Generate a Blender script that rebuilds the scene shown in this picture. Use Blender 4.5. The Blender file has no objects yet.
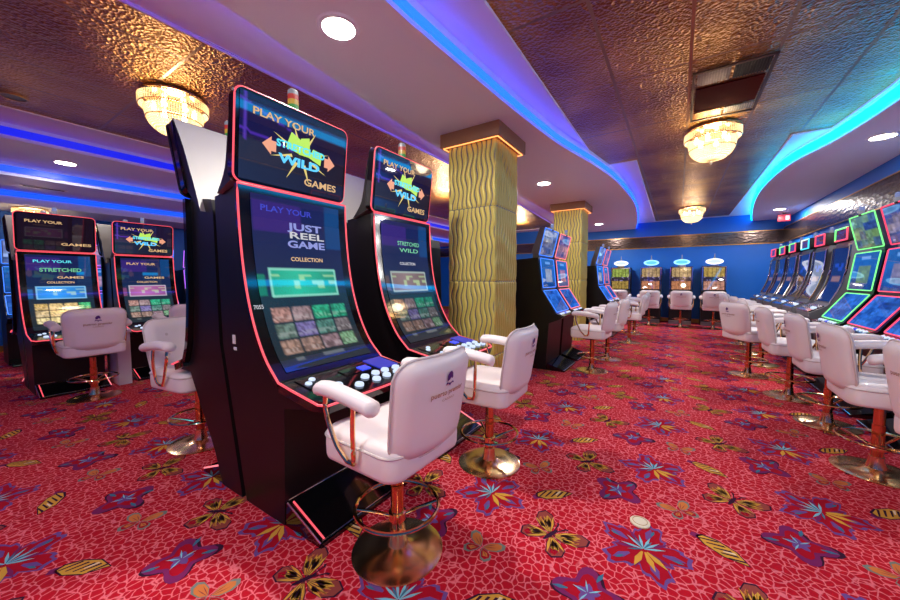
import bpy, bmesh, math, random
from mathutils import Vector, Matrix
random.seed(7)
sc = bpy.context.scene
COL = sc.collection
PI = math.pi

# ------------------------------------------------------------------ materials
def srgb(r, g, b):
    f = lambda c: (c/255/12.92) if c/255 <= .04045 else ((c/255+.055)/1.055)**2.4
    return (f(r), f(g), f(b), 1)

def mat(name, col, rough=.5, metal=0., spec=.5, emit=None, es=0., coat=0.):
    m = bpy.data.materials.new(name); m.use_nodes = True
    p = m.node_tree.nodes['Principled BSDF']
    p.inputs['Base Color'].default_value = col
    p.inputs['Roughness'].default_value = rough
    p.inputs['Metallic'].default_value = metal
    p.inputs['Specular IOR Level'].default_value = spec
    p.inputs['Coat Weight'].default_value = coat
    p.inputs['Coat Roughness'].default_value = .05
    if emit:
        p.inputs['Emission Color'].default_value = emit
        p.inputs['Emission Strength'].default_value = es
    return m

def nodes(m):
    nt = m.node_tree
    return nt, nt.nodes['Principled BSDF'], (lambda t, **k: _new(nt, t, k))
def _new(nt, t, k):
    n = nt.nodes.new(t)
    for a, b in k.items(): setattr(n, a, b)
    return n

def bump(m, kind, scale, strength, dist=.01, stretch=(1, 1, 1)):
    nt, p, N = nodes(m)
    tc = N('ShaderNodeTexCoord'); mp = N('ShaderNodeMapping'); mp.inputs['Scale'].default_value = stretch
    nt.links.new(tc.outputs['Object'], mp.inputs[0])
    t = N('ShaderNodeTexVoronoi' if kind == 'v' else 'ShaderNodeTexNoise'); t.inputs['Scale'].default_value = scale
    nt.links.new(mp.outputs[0], t.inputs['Vector'])
    b = N('ShaderNodeBump'); b.inputs['Strength'].default_value = strength; b.inputs['Distance'].default_value = dist
    nt.links.new(t.outputs[0], b.inputs['Height']); nt.links.new(b.outputs[0], p.inputs['Normal'])
    return m

M = {}
M['white_ceiling'] = bump(mat('white_ceiling', srgb(240, 242, 255), .55), 'n', 40, .03)
M['blue_wall'] = bump(mat('blue_wall', srgb(4, 108, 205), .5), 'n', 60, .05)
M['body'] = mat('black_cabinet', srgb(17, 13, 16), .36, 0, .4)
M['bodygrey'] = bump(mat('grey_cabinet', srgb(112, 112, 118), .42, .25), 'n', 90, .04)
M['gloss'] = mat('black_gloss', srgb(10, 10, 14), .09, 0, .5, coat=.4)
M['silver'] = bump(mat('silver_shell', srgb(140, 138, 132), .5, .1), 'n', 30, .04)
M['grey_metal'] = mat('grey_metal', srgb(130, 130, 136), .3, .8)
M['chrome'] = mat('chrome', srgb(225, 222, 220), .1, 1)
M['gold'] = mat('polished_gold', srgb(246, 205, 150), .1, 1)
M['golddish'] = mat('brushed_gold', srgb(250, 218, 168), .2, 1)
M['rosegold'] = mat('rose_gold', srgb(224, 160, 112), .16, 1)
M['vinyl'] = bump(mat('white_vinyl', srgb(240, 231, 228), .42, 0, .4, coat=.08), 'v', 260, .06, .002)
M['vinylseam'] = mat('vinyl_piping', srgb(214, 204, 198), .5)
M['cream'] = mat('cream_plastic', srgb(232, 222, 190), .5)
M['sticker'] = mat('white_paper', srgb(225, 222, 220), .6)
M['wood'] = bump(mat('brown_wood', srgb(150, 104, 72), .45), 'n', 8, .1, .01, (1, 1, 14))
M['whitebox'] = mat('white_laminate', srgb(226, 220, 222), .4)
M['purple'] = mat('purple_print', srgb(84, 34, 120), .5)
M['goldprint'] = mat('gold_print', srgb(172, 132, 96), .45, .2)
M['darkred'] = mat('dark_red_panel', srgb(84, 14, 10), .9, 0, .1)
M['darkgrill'] = mat('bronze_grille', srgb(96, 74, 58), .4, .6)
M['black'] = mat('flat_black', srgb(8, 8, 9), .6)
M['goldbase'] = mat('gold_skirting', srgb(190, 140, 70), .3, .7)
M['signred'] = mat('red_sign', srgb(196, 52, 70), .4, emit=srgb(255, 60, 80), es=.12)
M['signwhite'] = mat('white_pictogram', srgb(240, 230, 230), .4, emit=srgb(255, 240, 240), es=.25)
def glow(name, c, s): M[name] = mat(name, (0.02, 0.02, 0.02, 1), .4, emit=c, es=s)
glow('pink_led', (1, .085, .12, 1), 1.0)
glow('rose_led', (1, .2, .24, 1), 1.1)
glow('green_led', (.2, 1, .25, 1), 1.1)
glow('red_led', (1, .06, .14, 1), 1.1)
glow('blue_led', (.04, .2, 1, 1), 1.3)
glow('cyan_led', (.05, .75, 1, 1), 1.2)
glow('purple_led', (.45, .12, 1, 1), 1.5)
glow('white_led', (.7, .85, .9, 1), 1.2)
glow('cove_blue', (.004, .055, .95, 1), 3.8)
glow('cove_core', (.006, .085, 1, 1), 1.0)
glow('cove_cyan', (.0, .42, 1, 1), 6)
glow('cove_deep', (.002, .012, .75, 1), .9)
glow('cove_hidden', (.12, .06, 1, 1), 5.5)
glow('down', (1, .9, .74, 1), 30)
glow('bulb', (1, .8, .5, 1), 12)
glow('caplight', (1, .30, .08, 1), 2.2)
glow('button_white', (.62, .74, 1, 1), .9)
glow('button_blue', (.04, .07, 1, 1), 1.0)
glow('keypad', (.02, .03, .5, 1), .8)
glow('lens_red', (.9, .04, .03, 1), .35)
glow('lens_yellow', (.9, .5, .04, 1), .4)
glow('lens_green', (.04, .5, .08, 1), .35)
glow('lens_white', (.8, .82, 1, 1), .2)
glow('lens_blue', (.35, .45, 1, 1), .35)
glow('text_gold', (.9, .55, .25, 1), .65)
glow('text_blue', (.1, .55, 1, 1), 1.0)
glow('text_cyan', (.1, .8, .95, 1), .8)
glow('text_green', (.2, .8, .4, 1), .5)
glow('text_lilac', (.35, .4, .95, 1), .55)
glow('text_white', (.75, .75, .8, 1), .6)
glow('art_yellow', (.9, .72, .2, 1), .7)
glow('art_lime', (.5, .85, .1, 1), .8)
glow('art_peach', (1, .42, .25, 1), .7)
glow('oval_blue', (.25, .65, 1, 1), 1.6)
glow('oval_white', (.75, .8, 1, 1), 1.6)

def tin():
    m = mat('embossed_tin', srgb(190, 140, 84), .3, .8)
    nt, p, N = nodes(m); L = nt.links.new
    tc = N('ShaderNodeTexCoord')
    v = N('ShaderNodeTexVoronoi'); v.inputs['Scale'].default_value = 42; v.feature = 'F1'
    n = N('ShaderNodeTexNoise'); n.inputs['Scale'].default_value = 26; n.inputs['Detail'].default_value = 3
    L(tc.outputs['Object'], v.inputs['Vector']); L(tc.outputs['Object'], n.inputs['Vector'])
    add = N('ShaderNodeMath', operation='ADD'); L(v.outputs['Distance'], add.inputs[0]); L(n.outputs[0], add.inputs[1])
    # tile seams every 0.58 m
    sx = N('ShaderNodeSeparateXYZ'); L(tc.outputs['Object'], sx.inputs[0])
    ms = []
    for ax, off, per in (('X', .03, .585), ('Y', .14, 1.17)):
        a = N('ShaderNodeMath', operation='SUBTRACT'); L(sx.outputs[ax], a.inputs[0]); a.inputs[1].default_value = off - 40*per
        b = N('ShaderNodeMath', operation='MODULO'); L(a.outputs[0], b.inputs[0]); b.inputs[1].default_value = per
        c = N('ShaderNodeMath', operation='SUBTRACT'); L(b.outputs[0], c.inputs[0]); c.inputs[1].default_value = per/2
        d = N('ShaderNodeMath', operation='ABSOLUTE'); L(c.outputs[0], d.inputs[0])
        e = N('ShaderNodeMath', operation='GREATER_THAN'); L(d.outputs[0], e.inputs[0]); e.inputs[1].default_value = per/2 - .012
        ms.append(e)
    mx = N('ShaderNodeMath', operation='MAXIMUM'); L(ms[0].outputs[0], mx.inputs[0]); L(ms[1].outputs[0], mx.inputs[1])
    h = N('ShaderNodeMix', data_type='FLOAT'); L(mx.outputs[0], h.inputs[0]); L(add.outputs[0], h.inputs[2]); h.inputs[3].default_value = 1.5
    bp = N('ShaderNodeBump'); bp.inputs['Strength'].default_value = .95; bp.inputs['Distance'].default_value = .016
    L(h.outputs[0], bp.inputs['Height']); L(bp.outputs[0], p.inputs['Normal'])
    big = N('ShaderNodeTexNoise'); big.inputs['Scale'].default_value = 1.3; L(tc.outputs['Object'], big.inputs['Vector'])
    cr = N('ShaderNodeValToRGB'); cr.color_ramp.elements[0].position = .35; cr.color_ramp.elements[1].position = .7
    cr.color_ramp.elements[0].color = srgb(152, 94, 50); cr.color_ramp.elements[1].color = srgb(216, 162, 78)
    L(big.outputs[0], cr.inputs[0])
    cm = N('ShaderNodeMix', data_type='RGBA'); L(mx.outputs[0], cm.inputs[0]); L(cr.outputs[0], cm.inputs[6]); cm.inputs[7].default_value = srgb(170, 134, 104)
    L(cm.outputs[2], p.inputs['Base Color'])
    return m
M['tin'] = tin()

def relief():
    m = mat('bronze_relief', srgb(88, 74, 70), .22, .85)
    return bump(m, 'v', 9, .16, .02, (1, 1, 2.2))
M['relief'] = relief()

def carpet():
    m = mat('red_carpet', srgb(196, 26, 46), .95, 0, .15)
    nt, p, N = nodes(m); L = nt.links.new
    tc = N('ShaderNodeTexCoord')
    n = N('ShaderNodeTexNoise'); n.inputs['Scale'].default_value = 14; L(tc.outputs['Object'], n.inputs['Vector'])
    mixv = N('ShaderNodeMix', data_type='VECTOR'); mixv.inputs[0].default_value = .04
    L(tc.outputs['Object'], mixv.inputs[4]); L(n.outputs['Color'], mixv.inputs[5])
    v = N('ShaderNodeTexVoronoi', feature='DISTANCE_TO_EDGE'); v.inputs['Scale'].default_value = 29
    v.inputs['Randomness'].default_value = .85
    L(mixv.outputs[1], v.inputs['Vector'])
    cr = N('ShaderNodeValToRGB'); e = cr.color_ramp.elements
    e[0].position = .03; e[0].color = srgb(232, 116, 124); e[1].position = .10; e[1].color = srgb(188, 17, 38)
    L(v.outputs['Distance'], cr.inputs[0])
    big = N('ShaderNodeTexNoise'); big.inputs['Scale'].default_value = 2.2; L(tc.outputs['Object'], big.inputs['Vector'])
    mr = N('ShaderNodeMapRange'); mr.inputs['To Min'].default_value = .82; mr.inputs['To Max'].default_value = 1.12; L(big.outputs[0], mr.inputs[0])
    mu = N('ShaderNodeMix', data_type='RGBA', blend_type='MULTIPLY'); mu.inputs[0].default_value = 1
    L(cr.outputs[0], mu.inputs[6]); L(mr.outputs[0], mu.inputs[7]); L(mu.outputs[2], p.inputs['Base Color'])
    f = N('ShaderNodeTexNoise'); f.inputs['Scale'].default_value = 240; L(tc.outputs['Object'], f.inputs['Vector'])
    b = N('ShaderNodeBump'); b.inputs['Strength'].default_value = .4; b.inputs['Distance'].default_value = .004
    L(f.outputs[0], b.inputs['Height']); L(b.outputs[0], p.inputs['Normal'])
    return m
M['carpet'] = carpet()
def yarn(name, r, g, b): M[name] = mat(name, srgb(r, g, b), .95, 0, .1)
yarn('y_purple', 112, 76, 140); yarn('y_red', 168, 16, 38); yarn('y_cyan', 130, 190, 205); yarn('y_yellow', 214, 160, 62)
yarn('y_black', 58, 26, 50); yarn('y_brown', 150, 70, 62); yarn('y_orange', 206, 120, 62); yarn('y_teal', 64, 112, 138)
yarn('y_violet', 122, 38, 92); yarn('y_cream', 232, 214, 176); yarn('y_grey', 120, 128, 118)
YN = ['y_purple', 'y_red', 'y_cyan', 'y_yellow', 'y_black', 'y_brown', 'y_orange', 'y_teal', 'y_violet', 'y_cream', 'y_grey']

def colmat(name, es=1., rough=.025):
    m = mat(name, (.004, .004, .006, 1), rough, 0, .7)
    nt, p, N = nodes(m)
    a = N('ShaderNodeVertexColor', layer_name='Col')
    nt.links.new(a.outputs[0], p.inputs['Emission Color']); p.inputs['Emission Strength'].default_value = es
    return m
M['screen'] = colmat('lit_screen', .95)
def column_mat():
    m = mat('olive_gold_relief', srgb(216, 200, 100), .36, .2)
    return bump(m, 'n', 30, .08)
M['wave'] = column_mat()
def crystal():
    m = bpy.data.materials.new('crystal_beads'); m.use_nodes = True
    nt = m.node_tree; p = nt.nodes['Principled BSDF']
    p.inputs['Base Color'].default_value = (1, .97, .9, 1); p.inputs['Roughness'].default_value = .12
    t = nt.nodes.new('ShaderNodeBsdfTranslucent'); t.inputs[0].default_value = (1, .93, .74, 1)
    mx = nt.nodes.new('ShaderNodeMixShader'); mx.inputs[0].default_value = .72
    nt.links.new(p.outputs[0], mx.inputs[1]); nt.links.new(t.outputs[0], mx.inputs[2])
    nt.links.new(mx.outputs[0], nt.nodes['Material Output'].inputs[0])
    return m
M['crystal'] = crystal()

# ------------------------------------------------------------------ mesh helpers
class MB:
    def __init__(s): s.v = []; s.f = []; s.mi = []; s.cur = 0
    def add(s, vs, fs):
        n = len(s.v); s.v += [tuple(v) for v in vs]
        for f in fs: s.f.append([i+n for i in f]); s.mi.append(s.cur)
        return s
    def box(s, c, d, rot=None):
        x, y, z = d[0]/2, d[1]/2, d[2]/2
        vs = [Vector(p) for p in ((-x,-y,-z),(x,-y,-z),(x,y,-z),(-x,y,-z),(-x,-y,z),(x,-y,z),(x,y,z),(-x,y,z))]
        if rot is not None: vs = [rot @ v for v in vs]
        return s.add([v+Vector(c) for v in vs], [(3,2,1,0),(4,5,6,7),(0,1,5,4),(1,2,6,5),(2,3,7,6),(3,0,4,7)])
    def prism(s, prof, y0, y1):                       # profile in x,z extruded along y
        n = len(prof)
        s.add([(x, y0, z) for x, z in prof]+[(x, y1, z) for x, z in prof],
              [list(range(n)), list(range(2*n-1, n-1, -1))]+[(i, i+n, (i+1) % n+n, (i+1) % n) for i in range(n)])
        return s
    def slab(s, poly, z0, z1):                        # polygon in x,y extruded along z
        n = len(poly)
        s.add([(x, y, z0) for x, y in poly]+[(x, y, z1) for x, y in poly],
              [list(range(n-1, -1, -1)), list(range(n, 2*n))]+[(i, (i+1) % n, (i+1) % n+n, i+n) for i in range(n)])
        return s
    def lathe(s, prof, seg=32, c=(0, 0, 0)):          # profile r,z
        n = len(prof); vs = []; fs = []
        for k in range(seg):
            a = 2*PI*k/seg
            vs += [(c[0]+r*math.cos(a), c[1]+r*math.sin(a), c[2]+z) for r, z in prof]
        for k in range(seg):
            k2 = (k+1) % seg
            for i in range(n-1): fs.append((k*n+i, k2*n+i, k2*n+i+1, k*n+i+1))
        return s.add(vs, fs)
    def tube(s, pts, r, seg=8, closed=False):
        pts = [Vector(p) for p in pts]; n = len(pts); vs = []; fs = []
        ref = Vector((0, 0, 1))
        for i, p in enumerate(pts):
            a = pts[(i-1) % n] if (closed or i) else p; b = pts[(i+1) % n] if (closed or i < n-1) else p
            t = (b-a).normalized()
            u = t.cross(ref)
            if u.length < .15: u = t.cross(Vector((0, 1, 0)))
            u.normalize(); w = t.cross(u)
            vs += [p+(u*math.cos(2*PI*k/seg)+w*math.sin(2*PI*k/seg))*r for k in range(seg)]
        for i in range(n if closed else n-1):
            j = (i+1) % n
            for k in range(seg):
                fs.append((i*seg+k, i*seg+(k+1) % seg, j*seg+(k+1) % seg, j*seg+k))
        if not closed: fs += [list(range(seg-1, -1, -1)), [(n-1)*seg+k for k in range(seg)]]
        return s.add(vs, fs)
    def grid(s, nu, nv, fn, flip=False):              # fn(u,v) -> point, u,v in 0..1
        vs = [fn(i/nu, j/nv) for j in range(nv+1) for i in range(nu+1)]
        fs = []
        for j in range(nv):
            for i in range(nu):
                q = (j*(nu+1)+i, j*(nu+1)+i+1, (j+1)*(nu+1)+i+1, (j+1)*(nu+1)+i)
                fs.append(q[::-1] if flip else q)
        return s.add(vs, fs)
    def build(s, name, m, parent=None, smooth=True, bev=0., bseg=2, ang=35, cols=None, sub=0):
        me = bpy.data.meshes.new(name)
        bm = bmesh.new()
        vv = [bm.verts.new(v) for v in s.v]
        for f, k in zip(s.f, s.mi):
            try: fc = bm.faces.new([vv[i] for i in f]); fc.material_index = k
            except ValueError: pass
        bm.normal_update()
        if not cols: bmesh.ops.recalc_face_normals(bm, faces=bm.faces)
        if bev:
            es = [e for e in bm.edges if len(e.link_faces) == 2 and e.calc_face_angle(0) > math.radians(28)]
            bmesh.ops.bevel(bm, geom=es, offset=bev, segments=bseg, affect='EDGES', profile=.5, clamp_overlap=True)
        if sub:
            bmesh.ops.subdivide_edges(bm, edges=bm.edges[:], cuts=sub, use_grid_fill=True)
        if smooth:
            for f in bm.faces: f.smooth = True
            for e in bm.edges:
                if len(e.link_faces) == 2 and e.calc_face_angle(0) > math.radians(ang): e.smooth = False
        bm.to_mesh(me); bm.free()
        if cols:
            a = me.color_attributes.new('Col', 'FLOAT_COLOR', 'POINT')
            for i, c in enumerate(cols): a.data[i].color = (c[0], c[1], c[2], 1)
        for mm in (m if isinstance(m, (list, tuple)) else [m]): me.materials.append(mm if not isinstance(mm, str) else M[mm])
        o = bpy.data.objects.new(name, me); COL.objects.link(o)
        if parent is not None: o.parent = parent
        return o

def tag(o, label=None, cat=None, group=None, kind=None):
    if label: o['label'] = label
    if cat: o['category'] = cat
    if label and not kind: kind = 'thing'
    if group: o['group'] = group
    if kind: o['kind'] = kind
    return o
def thing(name, label, cat, loc=(0, 0, 0), rz=0, group=None, scale=1):
    o = bpy.data.objects.new(name, None); COL.objects.link(o); o.empty_display_size = .1
    o.location = loc; o.rotation_euler = (0, 0, rz); o.scale = (scale,)*3
    return tag(o, label, cat, group)
KIDS = {}
def kids(o): return [c for c in bpy.data.objects if c.parent == o]
def dup(root, loc, rz, label, group=None, scale=None):
    def rec(o, par):
        c = o.copy(); COL.objects.link(c)
        if par is not None: c.parent = par
        for ch in kids(o): rec(ch, c)
        return c
    r = rec(root, None); r.location = loc; r.rotation_euler = (0, 0, rz)
    if scale: r.scale = (scale,)*3
    if 'group' in r and group is None: del r['group']
    return tag(r, label, None, group)
def structure(o): o['kind'] = 'structure'; return o

def text(body, size, name, m, parent, place, bold=.0, width=None):
    """lettering as a mesh; place(x, y) maps the flat text (centred) to a point"""
    cu = bpy.data.curves.new(name, 'FONT'); cu.body = body; cu.size = size; cu.align_x = 'CENTER'; cu.align_y = 'CENTER'
    cu.offset = bold*size; cu.resolution_u = 3
    o = bpy.data.objects.new(name, cu); COL.objects.link(o)
    dg = bpy.context.evaluated_depsgraph_get()
    me = bpy.data.meshes.new_from_object(o.evaluated_get(dg))
    bpy.data.objects.remove(o); bpy.data.curves.remove(cu)
    if width:
        xs = [v.co.x for v in me.vertices]; w = max(xs)-min(xs); k = width/w
        for v in me.vertices: v.co.x *= k
    for v in me.vertices: v.co = place(v.co.x, v.co.y)
    me.materials.clear(); me.materials.append(M[m])
    t = bpy.data.objects.new(name, me); COL.objects.link(t); t.parent = parent
    return t

def spline(pts, n):
    pts = [Vector(p) for p in pts]; out = []
    P = [pts[0]*2-pts[1]]+pts+[pts[-1]*2-pts[-2]]
    for i in range(1, len(P)-2):
        a, b, c, d = P[i-1:i+3]
        for k in range(n):
            t = k/n
            out.append(.5*((2*b)+(c-a)*t+(2*a-5*b+4*c-d)*t*t+(3*b-a-3*c+d)*t**3))
    out.append(pts[-1]); return out
class Curve2:                                           # x,z curve with arc parameter
    def __init__(s, pts, n=12):
        s.p = spline([(a, b, 0) for a, b in pts], n)
        s.l = [0]
        for a, b in zip(s.p, s.p[1:]): s.l.append(s.l[-1]+(b-a).length)
        s.L = s.l[-1]
    def at(s, v):
        t = max(0, min(1, v))*s.L
        for i in range(1, len(s.l)):
            if s.l[i] >= t-1e-9:
                k = (t-s.l[i-1])/max(1e-9, s.l[i]-s.l[i-1]); q = s.p[i-1].lerp(s.p[i], k); d = (s.p[i]-s.p[i-1]).normalized()
                return q.x, q.y, d.x, d.y
        q = s.p[-1]; d = (s.p[-1]-s.p[-2]).normalized(); return q.x, q.y, d.x, d.y
    def surf(s, y, v, off=0.):                          # off = towards the player
        x, z, dx, dz = s.at(v)
        return Vector((x-dz*off, y, z+dx*off))

def rrect(w, h, r, n=5):
    o = []
    for cx, cy, a0 in ((w/2-r, h/2-r, 0), (-w/2+r, h/2-r, PI/2), (-w/2+r, -h/2+r, PI), (w/2-r, -h/2+r, 1.5*PI)):
        for k in range(n+1):
            a = a0+PI/2*k/n; o.append((cx+r*math.cos(a), cy+r*math.sin(a)))
    return o

# ------------------------------------------------------------------ screen pictures (what each display shows)
rnd = random.Random(3)
def hsh(*a):
    h = 374761393
    for x in a: h = ((h ^ (int(x)*668265263)) * 1274126177) & 0xffffffff; h ^= h >> 15
    return (h & 0xffff)/65536
def lerp(a, b, t): return tuple(x+(y-x)*t for x, y in zip(a, b))
def inr(u, v, a, b, c, d): return a <= u <= b and c <= v <= d
THUMB = [(.30,.16,.14), (.22,.15,.16), (.02,.26,.14), (.02,.24,.14), (.09,.14,.12), (.12,.10,.24), (.05,.14,.12), (.14,.12,.13), (.24,.15,.12), (.22,.14,.12), (.18,.12,.14), (.12,.24,.14)]
GOLDT = [(.5,.34,.12), (.55,.4,.18), (.5,.36,.16), (.06,.4,.16), (.5,.38,.2), (.6,.44,.2), (.4,.34,.14), (.1,.4,.18), (.6,.5,.26), (.62,.5,.24), (.5,.42,.2), (.4,.36,.18)]
def pic_menu(banner, tone=1., THUMB=THUMB, thumbs=True):
    def f(u, v):
        c = lerp((.008, .012, .075), (.006, .03, .05), v)
        if v > .55: c = lerp((.008, .025, .045), (.012, .022, .026), (v-.55)/.45)
        if v < .27 and u > .8: c = (.005, .045, .16)
        if v < .22 and inr(u, v, .02, .5, .03, .2): c = (.03, .015, .14)
        if inr(u, v, .12, .88, .395, .56):
            e = min(u-.12, .88-u)*1.4; g = min(v-.395, .56-v)
            if min(e, g) < .010: c = lerp(banner, (.5, .8, .7), .4)
            else:
                h = hsh(int(u*14), int(v*34)); c = lerp(banner, tuple(x*.35 for x in banner), min(1, abs(u-.4)*1.5))
                if h > .7 and .43 < v < .52: c = lerp(c, (.5, .75, .35), .45)
        if inr(u, v, .0, .07, .43, .55): c = tuple(x*.4 for x in banner)
        if thumbs and .62 < v < .905:
            i = int((u-.05)/.225); j = int((v-.62)/.095)
            fu = ((u-.05)/.225) % 1; fv = ((v-.62)/.095) % 1
            if .05 <= u <= .95 and .06 < fu < .94 and .1 < fv < .9:
                b = THUMB[(i+4*j) % 12]; h = hsh(int(u*44), int(v*60))
                c = tuple(x*(.5+1.1*h)*tone for x in b)
                if .55 < fv < .75 and h > .35: c = tuple(x*.8+.10 for x in c)
        if .92 < v < .95 and (.15 < u < .25 or .45 < u < .7): c = (.10, .12, .12)
        return c
    return f
def pic_blue(seed, accent):
    def f(u, v):
        h = hsh(int(u*9)+seed, int(v*12))
        c = lerp((.005, .03, .16), (.01, .12, .42), (1-v)*.7+.3*h)
        if inr(u, v, .28, .78, .34, .8):
            c = lerp(accent, (.02, .02, .04), .4*h+.2)
            if abs(((u-.28)/.167) % 1-.5) > .44: c = (.02, .02, .05)
        if inr(u, v, .3, .7, .1, .2): c = (.12, .3, .7)
        return c
    return f
def pic_field(seed, a, b, k=6):
    def f(u, v):
        h = hsh(int(u*k)+seed, int(v*k)); g = hsh(int(u*k*3), int(v*k*3)+seed)
        return tuple(x*(.55+.7*g) for x in lerp(a, b, h))
    return f
def pic_dark(u, v): return (.012, .005, .014) if v > .06 else (.10, .09, .10)
def pic_topper(u, v):
    c = lerp((.006, .006, .05), (.012, .006, .02), u)
    if v > .5: c = lerp((.012, .02, .05), (.010, .008, .02), u)
    if u < .5 and (abs(v-(.08+.42*u)) < .012): c = (.05, .02, .28)
    if u < .45 and (abs(v-(.42+.16*u)) < .014): c = (.06, .02, .32)
    if abs(u-.04) < .012 and v < .55: c = (.07, .03, .34)
    return c
def pic_reels(a, b):
    def f(u, v):
        if .43 < v < .62:
            return (.02, .015, .03) if hsh(int(u*14), int(v*20)) < .82 else (.25, .2, .45)
        k = a if v < .5 else b
        h = hsh(int(u*15), int(v*22)); c = lerp(k, tuple(x*.2 for x in k), h*.8)
        if abs((u*5) % 1-.5) > .43: c = tuple(x*.35 for x in c)
        return c
    return f

def screen(name, parent, S, pic, nu=36, nv=48, m='screen'):
    """S(u,v) -> point, u 0..1 left to right for the player, v 0..1 top to bottom"""
    mb = MB(); mb.grid(nu, nv, S)
    cols = [pic(i/nu, j/nv) for j in range(nv+1) for i in range(nu+1)]
    return mb.build(name, m, parent, cols=cols)

# ------------------------------------------------------------------ chair
def make_chair():
    t = thing('casino_stool', 'x', 'chair')
    # backrest: thick, rounded, tapering to the lower edge, bowed round the sitter (sitter looks to +x)
    def backpt(w, h, dx):
        z = .61+h*.47
        hw = .268-.03*(1-h)**2
        bow = .055*(w*w)
        lean = -.235-.07*h
        return (lean+bow+dx, w*hw, z)
    mb = MB(); N1, N2 = 12, 12
    def clampsq(u, v):                                  # square grid -> rounded-corner square in -1..1
        a, b = 2*u-1, 2*v-1; r = .36
        m = max(abs(a), abs(b))
        x, y = a, b
        ax, ay = abs(a), abs(b)
        if ax > 1-r and ay > 1-r:
            dx, dy = (ax-(1-r))/r, (ay-(1-r))/r
            l = math.hypot(dx, dy); q = max(dx, dy)
            k = q/l if l > 0 else 1
            x = math.copysign(1-r+dx*k*r, a); y = math.copysign(1-r+dy*k*r, b)
        return x, y, m
    def face(sign):
        def fn(u, v):
            x, y, m = clampsq(u, v)
            th = .045*(1-max(0, (m-.72)/.28)**2.2)
            return backpt(x, (y+1)/2, sign*(th+.002))
        return fn
    mb.grid(N1, N2, face(1)); n = (N1+1)*(N2+1)
    mb.grid(N1, N2, face(-1), True)
    rim = [i for i in range(N1+1)]+[j*(N1+1)+N1 for j in range(1, N2+1)]+[N2*(N1+1)+i for i in range(N1-1, -1, -1)]+[j*(N1+1) for j in range(N2-1, 0, -1)]
    for a, b in zip(rim, rim[1:]+rim[:1]): mb.f.append([a, b, b+n, a+n]); mb.mi.append(0)
    back = mb.build('backrest', 'vinyl', t, ang=60)
    rimpts = [Vector(backpt(clampsq(i % (N1+1)/N1, i//(N1+1)/N2)[0], (clampsq(i % (N1+1)/N1, i//(N1+1)/N2)[1]+1)/2, 0)) for i in rim]
    MB().tube(rimpts, .007, 6, True).build('piping', 'vinylseam', back)
    # tufted front: buttons
    for by in (-.11, .11):
        for bz in (.78, .95):
            x = -.235-.07*(bz-.6)/.5+.055*(by/.28)**2+.046
            MB().lathe([(0, .006), (.010, .004), (.013, 0)], 10).build('tuft_button', 'vinylseam', back).matrix_local = Matrix.Translation((x, by, bz)) @ Matrix.Rotation(PI/2, 4, 'Y')
    # print on the rear
    def rear(px, py, off=.054):
        w = -px/.28; z = .965+py
        return Vector((-.235-.07*(z-.6)/.5+.055*w*w-off, -px, z))
    text('puerto premier', .036, 'lettering', 'goldprint', back, lambda x, y: rear(x, y-.055), .01, .24)
    text('CASINO', .016, 'lettering', 'goldprint', back, lambda x, y: rear(x, y-.088), 0, .09)
    em = MB()
    def shp(pts): em.add([rear(x, y) for x, y in pts], [list(range(len(pts)))])
    shp([(-.030, -.022), (-.012, -.016), (0, -.028), (.014, -.016), (.030, -.020), (.024, -.008), (0, -.014), (-.024, -.008)])
    shp([(-.022, -.004), (-.006, 0), (.004, .012), (.012, .004), (.020, .010), (.016, .030), (.004, .042), (-.012, .038), (-.024, .022)])
    em.build('emblem', 'purple', back, smooth=False)
    # seat
    mb = MB(); rr = [(x*1, y) for x, y in rrect(.50, .53, .075, 6)]
    lev = [(.93, .535), (.985, .543), (1.0, .56), (1.005, .61), (1.0, .655), (.98, .676), (.92, .69), (.6, .697), (.05, .70)]
    n = len(rr)
    mb.add([(x*k+.02, y*k, z) for k, z in lev for x, y in rr],
           [(i*n+j, i*n+(j+1) % n, (i+1)*n+(j+1) % n, (i+1)*n+j) for i in range(len(lev)-1) for j in range(n)]+[list(range(n)), [(len(lev)-1)*n+j for j in range(n)]])
    st = mb.build('seat', 'vinyl', t, ang=60)
    MB().tube([(x*1.004+.02, y*1.004, .655) for x, y in rr], .006, 6, True).build('piping', 'vinylseam', st)
    MB().lathe([(0, .50), (.13, .505), (.15, .52), (.15, .545), (0, .545)], 20).build('seat_plate', 'black', t)
    # arms
    for s in (-1, 1):
        mb = MB(); path = spline([(-.165, s*.295, .872), (-.10, s*.30, .888), (.02, s*.302, .905), (.14, s*.30, .912), (.225, s*.298, .902)], 6)
        ring = []; k = len(path)
        for i, p in enumerate(path):
            f = i/(k-1); e = min(1, .35+math.sqrt(max(0, f)*7), .35+math.sqrt(max(0, 1-f)*7)); w, h = .046*e, .036*e
            ring += [p+Vector((0, w*math.cos(a), h*math.sin(a))) for a in [2*PI*q/12 for q in range(12)]]
        mb.add(ring, [(i*12+q, i*12+(q+1) % 12, (i+1)*12+(q+1) % 12, (i+1)*12+q) for i in range(k-1) for q in range(12)]+[list(range(12)), [(k-1)*12+q for q in range(12)]])
        arm = mb.build('armrest', 'vinyl', t, ang=60)
        br = MB(); br.tube(spline([(.165, s*.30, .885), (.16, s*.305, .80), (.10, s*.295, .66), (.04, s*.28, .585)], 5), .011)
        br.tube(spline([(-.03, s*.30, .88), (-.03, s*.305, .76), (-.02, s*.295, .63), (.0, s*.28, .585)], 5), .011)
        br.tube([(-.005, s*.28, .587), (.045, s*.28, .587)], .011)
        br.build('arm_bracket', 'gold', arm)
    MB().lathe([(0, .10), (.034, .10), (.034, .36), (.030, .362), (.030, .50), (0, .50)], 20).build('column', 'rosegold', t)
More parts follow.
